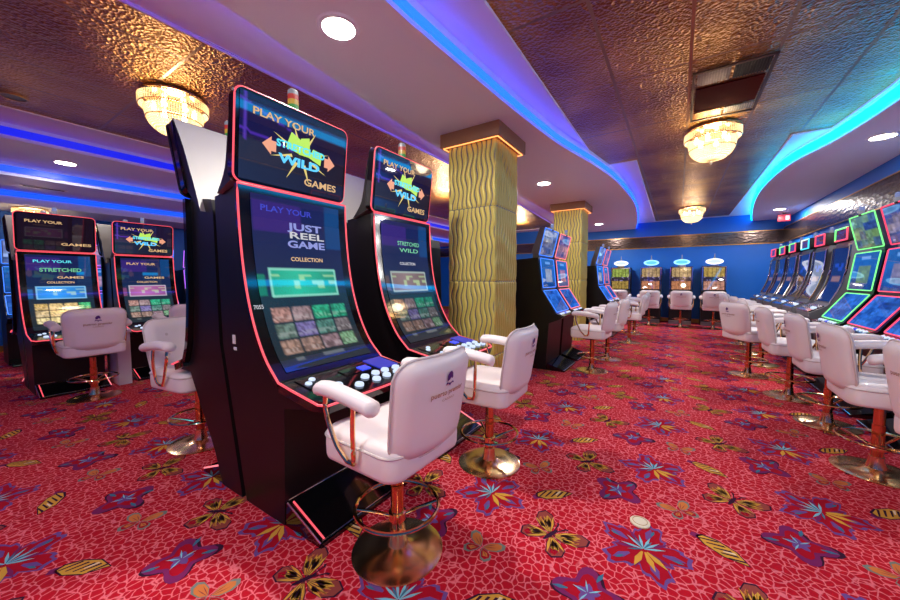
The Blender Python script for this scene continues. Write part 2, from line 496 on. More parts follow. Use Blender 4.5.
    MB().lathe([(0, 0), (.232, 0), (.236, .008), (.226, .012), (.16, .017), (.09, .023), (.054, .040), (.042, .09), (.04, .125), (0, .125)], 40).build('base', 'golddish', t, ang=50)
    ring = MB(); ring.tube([(.215*math.cos(2*PI*k/36), .215*math.sin(2*PI*k/36), .245) for k in range(36)], .010, 8, True)
    fr = ring.build('foot_ring', 'gold', t)
    for a in (45, 135, 225, 315):
        c, s_ = math.cos(math.radians(a)), math.sin(math.radians(a))
        MB().tube([(.03*c, .03*s_, .19), (.10*c, .10*s_, .215), (.215*c, .215*s_, .245)], .008).build('spoke', 'gold', fr)
    MB().lathe([(.03, .17), (.046, .172), (.046, .21), (.03, .212)], 18).build('collar', 'gold', t)
    t.scale = (.95, .95, .95)
    return t
CH = make_chair(); ch_used = [False]
def chair(x, y, deg, label, group):
    if not ch_used[0]:
        ch_used[0] = True; CH.location = (x, y, 0); CH.rotation_euler = (0, 0, math.radians(deg)); tag(CH, label, None, group); return CH
    return dup(CH, (x, y, 0), math.radians(deg), label, group)

# ------------------------------------------------------------------ tower light used on several cabinets
def tower(parent, loc, kind='rainbow'):
    mb = MB(); x, y, z = loc
    A = 1. if kind == 'rainbow' else .72
    mb.cur = 0; mb.lathe([(0, 0), (.036*A, 0), (.036*A, .014), (0, .014)], 14, loc)
    seq = (1, 2, 3) if kind == 'rainbow' else (4, 4, 5)
    zz = .014
    for q in seq[::-1] if kind == 'rainbow' else seq:
        mb.cur = q; mb.lathe([(0, zz), (.032*A, zz), (.032*A, zz+.03*A), (0, zz+.03*A)], 14, loc); zz += .031*A
    mb.cur = 4 if kind == 'rainbow' else 5
    mb.lathe([(0, zz), (.032*A, zz), (.031*A, zz+.024*A), (.02*A, zz+.034*A), (0, zz+.036*A)], 14, loc)
    return mb.build('tower_light', ['black', 'lens_red', 'lens_yellow', 'lens_green', 'lens_white', 'lens_blue'], parent)

# ------------------------------------------------------------------ tall curved-screen machine
def machine_curve(label, prof, variant, W=.335, TW=.37):
    """prof: dict of x,z profiles. Faces +x."""
    t = thing('slot_machine', label, 'slot machine')
    tr = Curve2(prof['trim'])
    dk0 = prof['trim'][-1]; dk1 = prof['deck']
    n = 22
    front = [tr.at(i/n)[:2] for i in range(n+1)]
    body = prof['lower']+[(dk1[0]-.02, dk1[1]-.035), (dk1[0]-.01, dk1[1]-.01)]+[(x-.012, z-.006) for x, z in front[::-1]]+prof['back']
    MB().prism(body, -W, W).build('cabinet', 'body', t, smooth=False)
    # bezel: black glossy shell behind the glass, following the curve
    bz = MB(); m_ = 26
    for sgn in (0,):
        a = [[tr.surf(y, i/m_, .004) for y in (-TW, -TW*.9, TW*.9, TW)] for i in range(m_+1)]
        b = [[tr.surf(y, i/m_, -.035) for y in (-TW, TW)] for i in range(m_+1)]
        vs = [p for r in a for p in r]; fs = [(i*4+k, i*4+k+1, i*4+k+5, i*4+k+4) for i in range(m_) for k in range(3)]
        o = len(vs); vs += [p for r in b for p in r]
        fs += [(o+i*2, o+i*2+1, o+i*2+3, o+i*2+2) for i in range(m_)]
        for i in range(m_):
            fs += [(i*4, (i+1)*4, o+(i+1)*2, o+i*2), (i*4+3, (i+1)*4+3, o+(i+1)*2+1, o+i*2+1)]
        bz.add(vs, fs)
    bz.build('screen_bezel', 'gloss', t)
    SW = TW-.062
    S = lambda u, v: tr.surf((2*u-1)*SW*(1 if True else 1), .035+.925*v, .008)
    menu = {'main': pic_menu((.02, .42, .28)), 'second': pic_menu((.22, .16, .17), .6), 'cyan': pic_menu((.02, .28, .8), 1., GOLDT), 'lilac': pic_menu((.4, .12, .34), 1.2)}[variant]
    sc_ = screen('main_screen', t, S, menu, 48, 84)
    put = lambda uc, vc: (lambda x, y: tr.surf((2*uc-1)*SW+x, .035+.925*vc-y/tr.L, .0105))
    if variant == 'main':
        text('JUST', .062, 'lettering', 'text_lilac', sc_, put(.56, .155), .03, .25)
        text('REEL', .058, 'lettering', 'text_white', sc_, put(.57, .205), .02, .25)
        text('GAME', .062, 'lettering', 'text_lilac', sc_, put(.56, .258), .03, .27)
        text('COLLECTION', .036, 'lettering', 'text_gold', sc_, put(.55, .345), .02, .23)
        text('PLAY YOUR', .05, 'lettering', 'keypad', sc_, put(.36, .07), .02, .34)
        text('7055', .034, 'lettering', 'text_white', sc_, put(-.035, .615), .01, .055)
    elif variant == 'second':
        text('STRETCHED', .05, 'lettering', 'text_green', sc_, put(.56, .17), .02, .30)
        text('WILD', .05, 'lettering', 'text_green', sc_, put(.56, .225), .02, .26)
        text('COLLECTION', .034, 'lettering', 'text_white', sc_, put(.5, .335), .02, .21)
    else:
        c2 = 'text_cyan' if variant == 'cyan' else 'text_gold'
        text('PLAY YOUR', .05, 'lettering', c2, sc_, put(.4, .08), .02, .36)
        if variant == 'cyan': text('STRETCHED', .07, 'lettering', 'text_green', sc_, put(.52, .19), .03, .4)
        text('GAMES', .045, 'lettering', 'text_gold', sc_, put(.66, .285), .02, .26)
        text('COLLECTION', .04, 'lettering', 'text_gold', sc_, put(.5, .35), .02, .26)
        if variant == 'cyan':
            pass
    # glowing trim round the screen and the deck
    r = .0062
    side = [tr.surf(-TW-.004, i/m_, .004) for i in range(m_+1)]
    de = [Vector((dk0[0]+(dk1[0]-dk0[0])*k, -TW-.004, dk0[1]+(dk1[1]-dk0[1])*k)) for k in (.35, .7, .93)]
    fr_ = [Vector((dk1[0]+.004, -TW+.03, dk1[1]-.004)), Vector((dk1[0]+.012, 0, dk1[1]-.004)), Vector((dk1[0]+.004, TW-.03, dk1[1]-.004))]
    mir = lambda L: [Vector((p.x, -p.y, p.z)) for p in L[::-1]]
    path = side+de+fr_+mir(de)+mir(side)
    top0, top1 = path[-1], path[0]
    if prof.get('dim'): MB().tube(de[:]+fr_+mir(de), r, 8).build('light_trim', 'pink_led', t)
    else: MB().tube(path+[top0.lerp(top1, .2), top0.lerp(top1, .8)], r, 8, True).build('light_trim', 'pink_led', t)
    # deck
    dv = Vector((dk1[0]-dk0[0], 0, dk1[1]-dk0[1])); dl = dv.length; dn = dv.normalized(); up = Vector((-dn.z, 0, dn.x))
    D = lambda a, y, h=0.: Vector((dk0[0], 0, dk0[1]))+dn*(a*dl)+Vector((0, y, 0))+up*h
    mb = MB(); poly = [(0, -TW), (.8, -TW), (1, -TW+.045), (1, TW-.045), (.8, TW), (0, TW)]; k = len(poly)
    mb.add([D(a, y, .006) for a, y in poly]+[D(a, y, -.05) for a, y in poly], [list(range(k)), list(range(2*k-1, k-1, -1))]+[(i, i+k, (i+1) % k+k, (i+1) % k) for i in range(k)])
    dk = mb.build('button_deck', 'gloss', t, smooth=False)
    def pad(name, a0, a1, y0, y1, m, h=.012):
        mb = MB(); q = [D(a0, y0, h), D(a1, y0, h), D(a1, y1, h), D(a0, y1, h), D(a0, y0, .004), D(a1, y0, .004), D(a1, y1, .004), D(a0, y1, .004)]
        mb.add(q, [(0, 1, 2, 3), (0, 4, 5, 1), (1, 5, 6, 2), (2, 6, 7, 3), (3, 7, 4, 0)])
        return mb.build(name, m, dk, smooth=False, bev=.003 if h > .013 else 0)
    pad('deck_display', .18, .42, -.05, .05, 'gloss'); pad('deck_display', .22, .38, .08, .15, 'button_blue')
    kp = pad('keypad', .04, .52, .19, .34, 'keypad')
    for a in (.12, .25, .38):
        for y in (.22, .265, .31): 
            if (a, y) != (.38, .31): pass
    cc = pad('service_panel', .12, .52, -.31, -.2, 'gloss')
    def btn(a, y, rad, m):
        mb = MB(); c = D(a, y, 0)
        ax = up; u1 = dn; u2 = Vector((0, 1, 0)); vs = []; fs = []
        for rr_, hh in ((rad*1.15, .004), (rad*1.15, .012), (rad, .020), (rad*.6, .023)):
            vs += [c+u1*(rr_*math.cos(2*PI*k/12))+u2*(rr_*math.sin(2*PI*k/12))+ax*hh for k in range(12)]
        for i in range(3): fs += [(i*12+k, i*12+(k+1) % 12, (i+1)*12+(k+1) % 12, (i+1)*12+k) for k in range(12)]
        fs.append([36+k for k in range(12)])
        mb.add(vs, fs); mb.build('button', m, dk)
    btn(.34, -.28, .016, 'button_white'); btn(.24, -.235, .016, 'button_white')
    for a, y in ((.66, -.24), (.80, -.20), (.62, -.17), (.80, -.08), (.62, .02), (.80, .05), (.60, .11), (.78, .14), (.60, .19), (.78, .23), (.62, .28), (.80, .31)):
        btn(a, y, .022, 'button_white')
    # plinth / foot rest with bright strips
    fx0, fx1, fz = prof['foot']
    mb = MB(); mb.prism([(fx0-.02, .0), (fx1, .0), (fx1, .02), (fx0, fz), (fx0-.02, fz)], -W+.004, W-.004)
    ft = mb.build('foot_rest', 'gloss', t, smooth=False)
    MB().tube([(fx0+.006, -W+.02, fz+.004), (fx0+.006, W-.02, fz+.004)], .005).build('chrome_strip', 'chrome', ft)
    MB().tube([(fx1-.012, -W+.02, .028), (fx1-.012, W-.02, .028)], .004).build('chrome_strip', 'chrome', ft)
    for s in (-1, 1):
        MB().tube([(fx0+.02, s*(W-.006), fz+.0), (fx1-.004, s*(W-.006), .024)], .006).build('light_strip', 'rose_led' if s > 0 else 'chrome', ft)
    MB().tube([(fx0+.03, -W+.035, fz-.004), (fx1-.01, -W+.035, .026)], .005).build('light_strip', 'pink_led', ft)
    # topper
    tp = prof['topper']                                 # (x_bottom, z_bottom, x_top, z_top)
    b0, t0 = Vector((tp[0], 0, tp[1])), Vector((tp[2], 0, tp[3]))
    axu = (t0-b0); H = axu.length; axu.normalize(); nrm = Vector((axu.z, 0, -axu.x))
    ctr = (b0+t0)/2; HW = TW+.008
    T = lambda px, py, h=0.: ctr+Vector((0, px, 0))+axu*py+nrm*h
    rr_ = rrect(2*HW, H, .045, 5); k = len(rr_)
    th = .075
    mb = MB(); mb.add([T(x, y, 0) for x, y in rr_]+[T(x, y, -th) for x, y in rr_], [list(range(k)), list(range(2*k-1, k-1, -1))]+[(i, i+k, (i+1) % k+k, (i+1) % k) for i in range(k)])
    tpo = mb.build('topper', 'gloss', t, ang=40)
    MB().tube([T(x*1.006, y*1.008, -.006) for x, y in rr_], .0062, 8, True).build('light_trim', 'body' if prof.get('dim') else 'pink_led', tpo)
    TS = lambda u, v: T((2*u-1)*(HW-.02), H*(.5-v)*.94, .004)
    ts = screen('topper_screen', t, TS, pic_topper if variant != 'cyan' else (lambda u, v: (.008, .003, .008)), 48, 36)
    ww = HW*2
    tx = lambda uc, vc, h=.007: (lambda x, y: T((uc-.5)*ww+x, (.5-vc)*H+y, h))
    k_ = 'text_gold'
    if variant == 'cyan':
        text('PLAY YOUR', .05, 'lettering', k_, ts, tx(.34, .22), .02, .34)
        text('GAMES', .05, 'lettering', k_, ts, tx(.74, .8), .02, .30)
    else:
        text('PLAY YOUR', .056, 'lettering', k_, ts, tx(.38, .2), .02, .40)
        text('GAMES', .062, 'lettering', k_, ts, tx(.73, .84), .02, .25)
        art = MB()
        def star(r0, r1, n_, mi, rot, sx=1.0):
            pts = [(0, 0)]
            art.cur = mi
            for q in range(n_):
                a = 2*PI*q/n_+rot; b = a+.16; c_ = a-.16
                tri = [(r0*math.cos(b)*sx, r0*math.sin(b)), (r1*math.cos(a)*sx, r1*math.sin(a)), (r0*math.cos(c_)*sx, r0*math.sin(c_))]
                f = tx(.53, .52, .0065); art.add([f(*p) for p in tri], [(0, 1, 2)])
        star(.06, .185, 8, 0, .3, 1.15)
        def poly_(pts, mi, h=.008):
            art.cur = mi; f = tx(.53, .52, h); art.add([f(*p) for p in pts], [list(range(len(pts)))])
        poly_([(-.11, .02), (-.075, .12), (-.01, .09), (.0, .0)], 1); poly_([(-.02, .0), (-.01, .10), (.05, .12), (.06, .0)], 1)
        poly_([(.05, .0), (.08, .06), (.15, .05), (.14, -.03)], 1)
        for s in (-1, 1):
            poly_([(s*.17, .03), (s*.20, .03), (s*.20, .052), (s*.255, .0), (s*.20, -.052), (s*.20, -.03), (s*.17, -.03)], 2)
        art.build('star_burst', ['art_yellow', 'art_lime', 'art_peach'], ts, smooth=False)
        text('STRETCHED', .056, 'lettering', 'text_cyan', ts, tx(.53, .46, .0095), .04, .34)
        text('WILD', .07, 'lettering', 'text_blue', ts, tx(.52, .63, .0095), .04, .29)
    # silver rear shell of the topper
    bk = prof['shell']
    mb = MB(); sh = Curve2(bk, 8); kk = 14
    rows = [sh.at(i/kk)[:2] for i in range(kk+1)]
    front_l = [T(0, H*(.5-i/kk), -th+.002) for i in range(kk+1)]
    vs = []; fs = []
    for i in range(kk+1):
        hw = HW-.014
        vs += [(rows[i][0], -hw, rows[i][1]), (rows[i][0], hw, rows[i][1]), (front_l[i].x, -hw, front_l[i].z), (front_l[i].x, hw, front_l[i].z)]
    for i in range(kk):
        a, b = i*4, i*4+4
        fs += [(a, a+1, b+1, b), (a, b, b+2, a+2), (a+1, a+3, b+3, b+1), (a+2, b+2, b+3, a+3)]
    fs += [(0, 2, 3, 1), (kk*4, kk*4+1, kk*4+3, kk*4+2)]
    mb.add(vs, fs)
    # sides of the shell are black
    mb.mi = [0 if q % 4 in (0, 3) else 1 for q in range(kk*4)]+[0, 0]
    mb.build('topper_shell', ['silver', 'body'], tpo, ang=50)
    tower(t, (t0.x-.05, -.01, t0.z+.001), 'rainbow' if variant in ('main', 'second') or prof.get('dim') else 'blue')
    return t

PA = dict(trim=[(-.265, 1.885), (-.258, 1.68), (-.234, 1.455), (-.193, 1.26), (-.124, 1.075), (-.03, .92), (.085, .81)], deck=(.436, .757),
          lower=[(-.36, 0), (.04, 0), (.05, .14), (.07, .66)], back=[(-.28, 1.895), (-.62, 1.86), (-.585, .95)],
          foot=(.045, .35, .135), topper=(-.285, 1.905, -.225, 2.40), shell=[(-.30, 2.39), (-.345, 2.28), (-.38, 2.12), (-.42, 1.98), (-.52, 1.86)])
PR = dict(dim=True, trim=[(.24, 1.885), (.242, 1.68), (.25, 1.42), (.26, 1.2), (.285, 1.02), (.32, .88), (.37, .78)], deck=(.56, .72),
          lower=[(-.34, 0), (-.08, 0), (.0, .19), (.34, .69)], back=[(.22, 1.895), (-.08, 1.85), (-.10, 1.75), (-.12, .95)],
          foot=(-.075, .2, .12), topper=(.24, 1.90, .44, 2.42), shell=[(.345, 2.425), (.24, 2.27), (.145, 2.09), (.065, 1.93), (.0, 1.78)])

A1 = machine_curve('tall black slot machine nearest the camera, screen reading JUST REEL GAME', PA, 'main')
A1.location = (-1.80, 1.37, 0)
for zz, hh, yy in ((.985, .055, -.335), (.93, .018, -.335)):
    MB().box((-.44 if hh > .03 else -.43, yy-.001, zz), (.035, .003, hh)).build('paper_label', 'sticker', A1, smooth=False)
A2 = machine_curve('tall black slot machine second from the camera, screen reading STRETCHED WILD', PA, 'second')
A2.location = (-1.80, 2.41, 0)
R1 = machine_curve('tall black slot machine back to back with the JUST REEL GAME one', PR, 'lilac')
R1.location = (-2.55, 1.37, 0); R1.rotation_euler = (0, 0, PI)
dup(R1, (-2.55, 2.41, 0), PI, 'tall black slot machine back to back with the STRETCHED WILD one')
dup(R1, (-2.74, 3.47, 0), PI, 'tall black machine partly seen between the STRETCHED WILD machine and the gold column')
BGS = .89
L1 = machine_curve('slot machine at the far left with a plain dark topper and cyan picture', PA, 'cyan')
L1.location = (-6.23, .98, 0); L1.scale = (BGS,)*3
L2 = machine_curve('slot machine left of the big black pair, with WILD topper and lilac picture', PA, 'lilac')
L2.location = (-6.25, 1.83, 0); L2.scale = (BGS,)*3
dup(R1, (-6.93, .98, 0), PI, 'machine standing behind the cyan picture machine at far left, silver topper shell showing', None, BGS)
dup(R1, (-6.95, 1.83, 0), PI, 'machine standing behind the lilac picture machine, silver topper shell showing', None, BGS)

# ------------------------------------------------------------------ three-screen slant machine
def machine_slant(label, led, accent, seed, backs=True):
    t = thing('slot_machine', label, 'slot machine')
    W = .345
    up_ = Curve2([(.10, 1.66), (.15, 1.22)], 4); lo = Curve2([(.16, 1.17), (.36, .86)], 4)
    MB().prism([(-.36, 0), (.22, 0), (.26, .70), (.42, .765), (.46, .80), (.36, .85), (.15, 1.19), (.085, 1.67), (-.37, 1.64), (-.39, 1.5), (-.36, .3)], -W, W).build('cabinet', 'body', t, smooth=False)
    for nm, cv, pic, w in (('upper_screen', up_, pic_blue(seed, accent), W-.03), ('lower_screen', lo, pic_field(seed, (.005, .05, .3), (.03, .16, .62), 5), W-.03)):
        s_ = screen(nm, t, lambda u, v: cv.surf((2*u-1)*w, v, .010), pic, 24, 24)
        ww = w+.012
        q = [cv.surf(-ww, -.0, .012), cv.surf(-ww, 1, .012), cv.surf(ww, 1, .012), cv.surf(ww, 0, .012)]
        loop = []
        for a, b in zip(q, q[1:]+q[:1]): loop += [a.lerp(b, .02), a.lerp(b, .5), a.lerp(b, .98)]
        MB().tube(loop, .0062, 6, True).build('light_trim', led, s_)
    tc = Curve2([(.18, 2.10), (.09, 1.71)], 4)
    mb = MB(); wq = W-.015
    mb.add([tc.surf(-wq, 0, 0), tc.surf(wq, 0, 0), tc.surf(wq, 1, 0), tc.surf(-wq, 1, 0), tc.surf(-wq+.02, .03, -.09), tc.surf(wq-.02, .03, -.09), tc.surf(wq-.02, 1, -.13), tc.surf(-wq+.02, 1, -.13)],
           [(0, 1, 2, 3), (4, 7, 6, 5), (0, 4, 5, 1), (1, 5, 6, 2), (2, 6, 7, 3), (3, 7, 4, 0)])
    tp = mb.build('topper', 'bodygrey', t, smooth=False)
    ts = screen('topper_screen', t, lambda u, v: tc.surf((2*u-1)*(wq-.02), .04+.92*v, .004), pic_field(seed+3, (.02, .05, .22), tuple(x*.9 for x in accent), 4), 24, 20)
    q = [tc.surf(-wq, 0, .004), tc.surf(-wq, 1, .004), tc.surf(wq, 1, .004), tc.surf(wq, 0, .004)]; loop = []
    for a, b in zip(q, q[1:]+q[:1]): loop += [a.lerp(b, .02), a.lerp(b, .5), a.lerp(b, .98)]
    MB().tube(loop, .0068, 6, True).build('light_trim', led, tp)
    MB().box((-.02, 0, 1.70), (.10, .3, .08)).build('topper_bracket', 'grey_metal', t, smooth=False)
    dk = MB().box((.40, 0, .822), (.13, .62, .03), Matrix.Rotation(.35, 3, 'Y')).build('button_deck', 'gloss', t, smooth=False)
    for y in (-.24, -.16, -.08, 0, .08, .16, .24):
        MB().lathe([(0, .012), (.014, .010), (.020, 0)], 10).build('button', 'button_white' if y else 'button_blue', dk).matrix_local = Matrix.Translation((.405, y, .836)) @ Matrix.Rotation(.35, 4, 'Y')
    MB().prism([(.20, 0), (.50, 0), (.50, .02), (.24, .10)], -W+.01, W-.01).build('foot_rest', 'gloss', t, smooth=False)
    MB().tube([(.495, -W+.02, .024), (.495, W-.02, .024)], .005).build('chrome_strip', 'chrome', t)
    tower(t, (.18, 0, 2.09), 'blue')
    return t
GOLDA = (.5, .34, .14)
B1 = machine_slant('slot machine with blue lit frame, in front beyond the first gold column', 'blue_led', (.35, .4, .5), 1); B1.location = (-1.83, 5.40, 0)
B2 = machine_slant('slot machine with pink lit frame, beside the blue framed one behind the first column', 'rose_led', (.5, .2, .3), 4); B2.location = (-1.83, 6.20, 0)
B3 = machine_slant('slot machine with cyan lit topper edge, seen from behind right of the first column', 'cyan_led', GOLDA, 7); B3.location = (-2.64, 5.40, 0); B3.rotation_euler = (0, 0, PI)
B4 = dup(B1, (-1.72, 9.12, 0), 0, 'blue lit slot machine just past the second gold column')
MB().prism([(-.30, 1.80), (-.14, 1.80), (-.22, 1.64)], -.30, -.27).build('signal_light', 'signred', B4, smooth=False)
MB().box((-.22, -.285, 1.645), (.04, .03, .03)).build('light_bracket', 'black', B4, smooth=False)
dup(B2, (-1.72, 9.95, 0), 0, 'pink framed slot machine behind the one past the second column')
G1 = machine_slant('slot machine with green lit frames along the right wall', 'green_led', (.16, .3, .12), 9); G1.location = (1.95, 6.08, 0); G1.rotation_euler = (0, 0, PI)
G2 = machine_slant('slot machine with red lit frames at the right edge', 'red_led', (.25, .22, .35), 12); G2.location = (1.95, 5.27, 0); G2.rotation_euler = (0, 0, PI)
dup(G2, (1.95, 4.45, 0), PI, 'red framed slot machine in front of the nearest right hand stool, mostly out of frame')
# along the left wall, seen between the far left machines
W1 = machine_slant('blue lit slot machine against the left wall, at the very left edge', 'blue_led', (.3, .4, .8), 15); W1.location = (-8.9, 1.04, 0); W1.scale = (.93,)*3
W2 = machine_slant('purple lit slot machine by the left wall, seen between the two far left machines', 'purple_led', (.5, .3, .5), 17); W2.location = (-8.9, 1.84, 0); W2.scale = (.93,)*3
dup(W2, (-8.9, 3.42, 0), 0, 'purple lit slot machine by the left wall, seen right of the lilac picture machine', None, .93)
dup(W1, (-8.9, 2.62, 0), 0, 'blue lit slot machine by the left wall, mostly behind the lilac picture machine', None, .93)

# ------------------------------------------------------------------ grey cabinet with tall curved glass and a lit top box
def machine_grey(label, led, led2, seed):
    t = thing('slot_machine', label, 'slot machine')
    W = .31
    cv = Curve2([(.10, 1.80), (.12, 1.5), (.17, 1.25), (.26, 1.02)], 6)
    fr = [cv.at(i/10)[:2] for i in range(11)]
    MB().prism([(-.36, 0), (.24, 0), (.27, .70), (.46, .82), (.47, .88), (.30, .98)]+fr[::-1]+[(.08, 1.86), (-.38, 1.86)], -W, W).build('cabinet', 'bodygrey', t, smooth=False)
    s_ = screen('main_screen', t, lambda u, v: cv.surf((2*u-1)*(W-.03), .02+.96*v, .008), (lambda u, v: (.01, .04, .34) if (.2 < v < .42 and .2 < u < .8 and hsh(int(u*8)+seed, int(v*14)) > .55) else ((.2, .1, .06) if .5 < v < .62 and .2 < u < .8 else (.004, .006, .04))), 20, 30)
    for s in (-1, 1):
        MB().tube([cv.surf(s*(W-.012), i/10, .012) for i in range(11)], .013, 6).build('chrome_edge', 'chrome', t)
    tb = MB().box((.02, 0, 1.965), (.20, .46, .19)).build('top_box', 'black', t, bev=.02)
    q = [Vector((.125, -.21, 1.885)), Vector((.125, .21, 1.885)), Vector((.125, .21, 2.045)), Vector((.125, -.21, 2.045))]
    for k, (a, b) in enumerate(zip(q, q[1:]+q[:1])):
        MB().tube([a, b], .011, 6).build('light_bar', led if k in (0, 1) else led2, tb)
    screen('box_screen', tb, lambda u, v: Vector((.124, (u-.5)*.34, 2.03-.13*v)), pic_field(seed, (.1, .02, .05), (.04, .05, .25), 4), 10, 8)
    dk = MB().box((.39, 0, .935), (.17, .58, .02), Matrix.Rotation(.5, 3, 'Y')).build('button_deck', 'chrome', t, smooth=False)
    for y in (-.22, -.13, -.04, .05, .14, .23):
        MB().lathe([(0, .022), (.018, .018), (.026, 0)], 10).build('button', 'chrome' if y < .1 else 'button_white', dk).matrix_local = Matrix.Translation((.395, y, .945)) @ Matrix.Rotation(.5, 4, 'Y')
    MB().prism([(.22, 0), (.46, 0), (.46, .02), (.25, .10)], -W+.01, W-.01).build('foot_rest', 'gloss', t, smooth=False)
    tower(t, (.0, 0, 2.06), 'blue')
    return t
C1 = machine_grey('grey cabinet slot machine next to the green framed one, green and red top box', 'red_led', 'green_led', 1)
C1.location = (2.0, 7.05, 0); C1.rotation_euler = (0, 0, PI)
C2 = machine_grey('grey cabinet slot machine with all red top box, second past the green framed one', 'red_led', 'red_led', 2)
C2.location = (2.0, 7.92, 0); C2.rotation_euler = (0, 0, PI)
C3 = machine_grey('grey cabinet slot machine with pale green and white top box on the right wall', 'cyan_led', 'white_led', 3)
C3.location = (2.0, 8.70, 0); C3.rotation_euler = (0, 0, PI)
dup(C1, (2.0, 9.52, 0), PI, 'fourth grey cabinet past the green framed machine')
dup(C1, (2.0, 10.32, 0), PI, 'fifth grey cabinet past the green framed machine, second from the far corner')
dup(C2, (2.0, 11.15, 0), PI, 'last grey cabinet on the right wall, nearest the far corner')

# ------------------------------------------------------------------ upright machines on the far wall
def machine_upright(label, a, b, oval):
    t = thing('slot_machine', label, 'slot machine')
    W = .29
    MB().prism([(-.30, 0), (.20, 0), (.20, .78), (.34, .84), (.34, .90), (.16, .98), (.10, 1.72), (-.30, 1.72)], -W, W).build('cabinet', 'body', t, smooth=False)
    cv = Curve2([(.105, 1.70), (.155, 1.02)], 3)
    screen('screen', t, lambda u, v: cv.surf((2*u-1)*(W-.045), .02+.96*v, .008), pic_reels(a, b), 30, 30)
    for s in (-1, 1):
        MB().tube([cv.surf(s*(W-.015), 0, .005), cv.surf(s*(W-.015), 1, .005)], .018, 6).build('chrome_edge', 'chrome', t)
    MB().tube([cv.surf(-W+.015, 0, .005), cv.surf(W-.015, 0, .005)], .016, 6).build('chrome_edge', 'chrome', t)
    dk = MB().box((.27, 0, .915), (.16, .60, .03), Matrix.Rotation(.4, 3, 'Y')).build('button_deck', 'chrome', t, smooth=False)
    for y in (-.2, -.1, 0, .1, .2):
        MB().lathe([(0, .016), (.016, .014), (.024, 0)], 10).build('button', 'button_white', dk).matrix_local = Matrix.Translation((.275, y, .932)) @ Matrix.Rotation(.4, 4, 'Y')
    mb = MB(); n = 24
    el = [(.21*math.cos(2*PI*k/n), .085*math.sin(2*PI*k/n)) for k in range(n)]
    mb.add([(.06, y, 1.86+z) for y, z in el]+[(.0, y, 1.86+z) for y, z in el], [list(range(n)), list(range(2*n-1, n-1, -1))]+[(i, i+n, (i+1) % n+n, (i+1) % n) for i in range(n)])
    sg = mb.build('oval_sign', oval, t, ang=40)
    mb = MB(); el2 = [(.15*math.cos(2*PI*k/n), .05*math.sin(2*PI*k/n)) for k in range(n)]
    mb.add([(.063, y, 1.86+z) for y, z in el2], [list(range(n))]); mb.build('sign_face', 'text_blue' if oval == 'oval_blue' else 'button_white', sg, smooth=False)
    MB().box((.02, 0, 1.74), (.1, .2, .06)).build('sign_bracket', 'chrome', t)
    MB().lathe([(0, 1.93), (.03, 1.93), (.026, 1.97), (.012, 1.99), (.012, 2.08), (0, 2.09)], 12, (.03, 0, 0)).build('beacon', 'lens_white', t)
    MB().box((.02, 0, .05), (.66, .56, .10)).build('plinth', 'grey_metal', t, smooth=False)
    return t
DG = (.45, .36, .08); DO = (.5, .22, .09)
D1 = machine_upright('upright slot machine on the far wall, leftmost, white oval sign, green gold reels', (.32, .42, .08), (.4, .26, .06), 'oval_white')
D1.location = (-1.58, 12.72, 0); D1.rotation_euler = (0, 0, -PI/2)
D2 = machine_upright('upright slot machine on the far wall, second from left, blue oval sign', (.5, .34, .16), (.55, .22, .10), 'oval_blue')
D2.location = (-.72, 12.72, 0); D2.rotation_euler = (0, 0, -PI/2)
dup(D2, (.08, 12.72, 0), -PI/2, 'upright slot machine on the far wall, third from left, blue oval sign')
D4 = machine_upright('upright slot machine on the far wall, rightmost, white oval sign, gold reels', (.5, .34, .08), (.55, .26, .18), 'oval_white')
D4.location = (.87, 12.72, 0); D4.rotation_euler = (0, 0, -PI/2)

# ------------------------------------------------------------------ chairs in place
g = 'white stools at the machines'
chair(-1.13, 1.25, 178, 'white stool nearest the camera, at the JUST REEL GAME machine', g)
chair(-1.12, 2.24, 182, 'white stool at the STRETCHED WILD machine, second in the left row', g)
chair(-1.02, 5.37, 176, 'white stool at the blue framed machine beyond the first column', g)
chair(-.96, 6.32, 178, 'white stool at the pink framed machine beyond the first column', g)
chair(-.83, 8.20, 186, 'white stool in the left row standing level with the second column', g)
chair(-.86, 9.6, 184, 'white stool in the left row farthest back, near the far wall', g)
chair(1.275, 2.74, 14, 'white stool cut by the right edge of the picture', g)
chair(1.20, 3.60, -1, 'big white stool at right, next in from the right edge', g)
chair(1.195, 4.54, 0, 'white stool at right, third from the right edge', g)
chair(1.10, 5.39, 2, 'white stool at right in front of the red framed machine', g)
chair(.86, 6.32, 32, 'white stool at right turned so its whole printed back faces the camera', g)
chair(1.14, 7.25, 0, 'white stool just behind the turned one on the right', g)
chair(1.14, 8.3, 4, 'white stool in the right row, third from its far end', g)
chair(1.14, 9.3, -8, 'white stool in the right row, second from its far end', g)
chair(1.14, 10.3, 2, 'white stool at the far end of the right row', g)
chair(-1.5, 11.8, 90, 'white stool at the leftmost upright machine on the far wall', g)
chair(-.68, 11.75, 94, 'white stool at the second upright machine on the far wall', g)
chair(.09, 11.7, 90, 'white stool at the third upright machine on the far wall', g)
chair(.83, 11.7, 88, 'white stool at the rightmost upright machine on the far wall', g)
chair(-5.55, 1.05, 180, 'white stool at the cyan picture machine on the far left', g)
chair(-5.56, 1.98, 178, 'white stool at the lilac picture machine, only its top showing', g)
chair(-3.26, 1.22, 8, 'white stool behind the nearest big machine, its cushioned front facing us', g)
chair(-8.15, 1.08, 180, 'white stool near the left wall at the very left edge', g)

# ------------------------------------------------------------------ room shell
X0, X1, Y0, Y1 = -10.4, 2.41, -4.2, 13.1
ZU, ZS = 3.18, 3.0
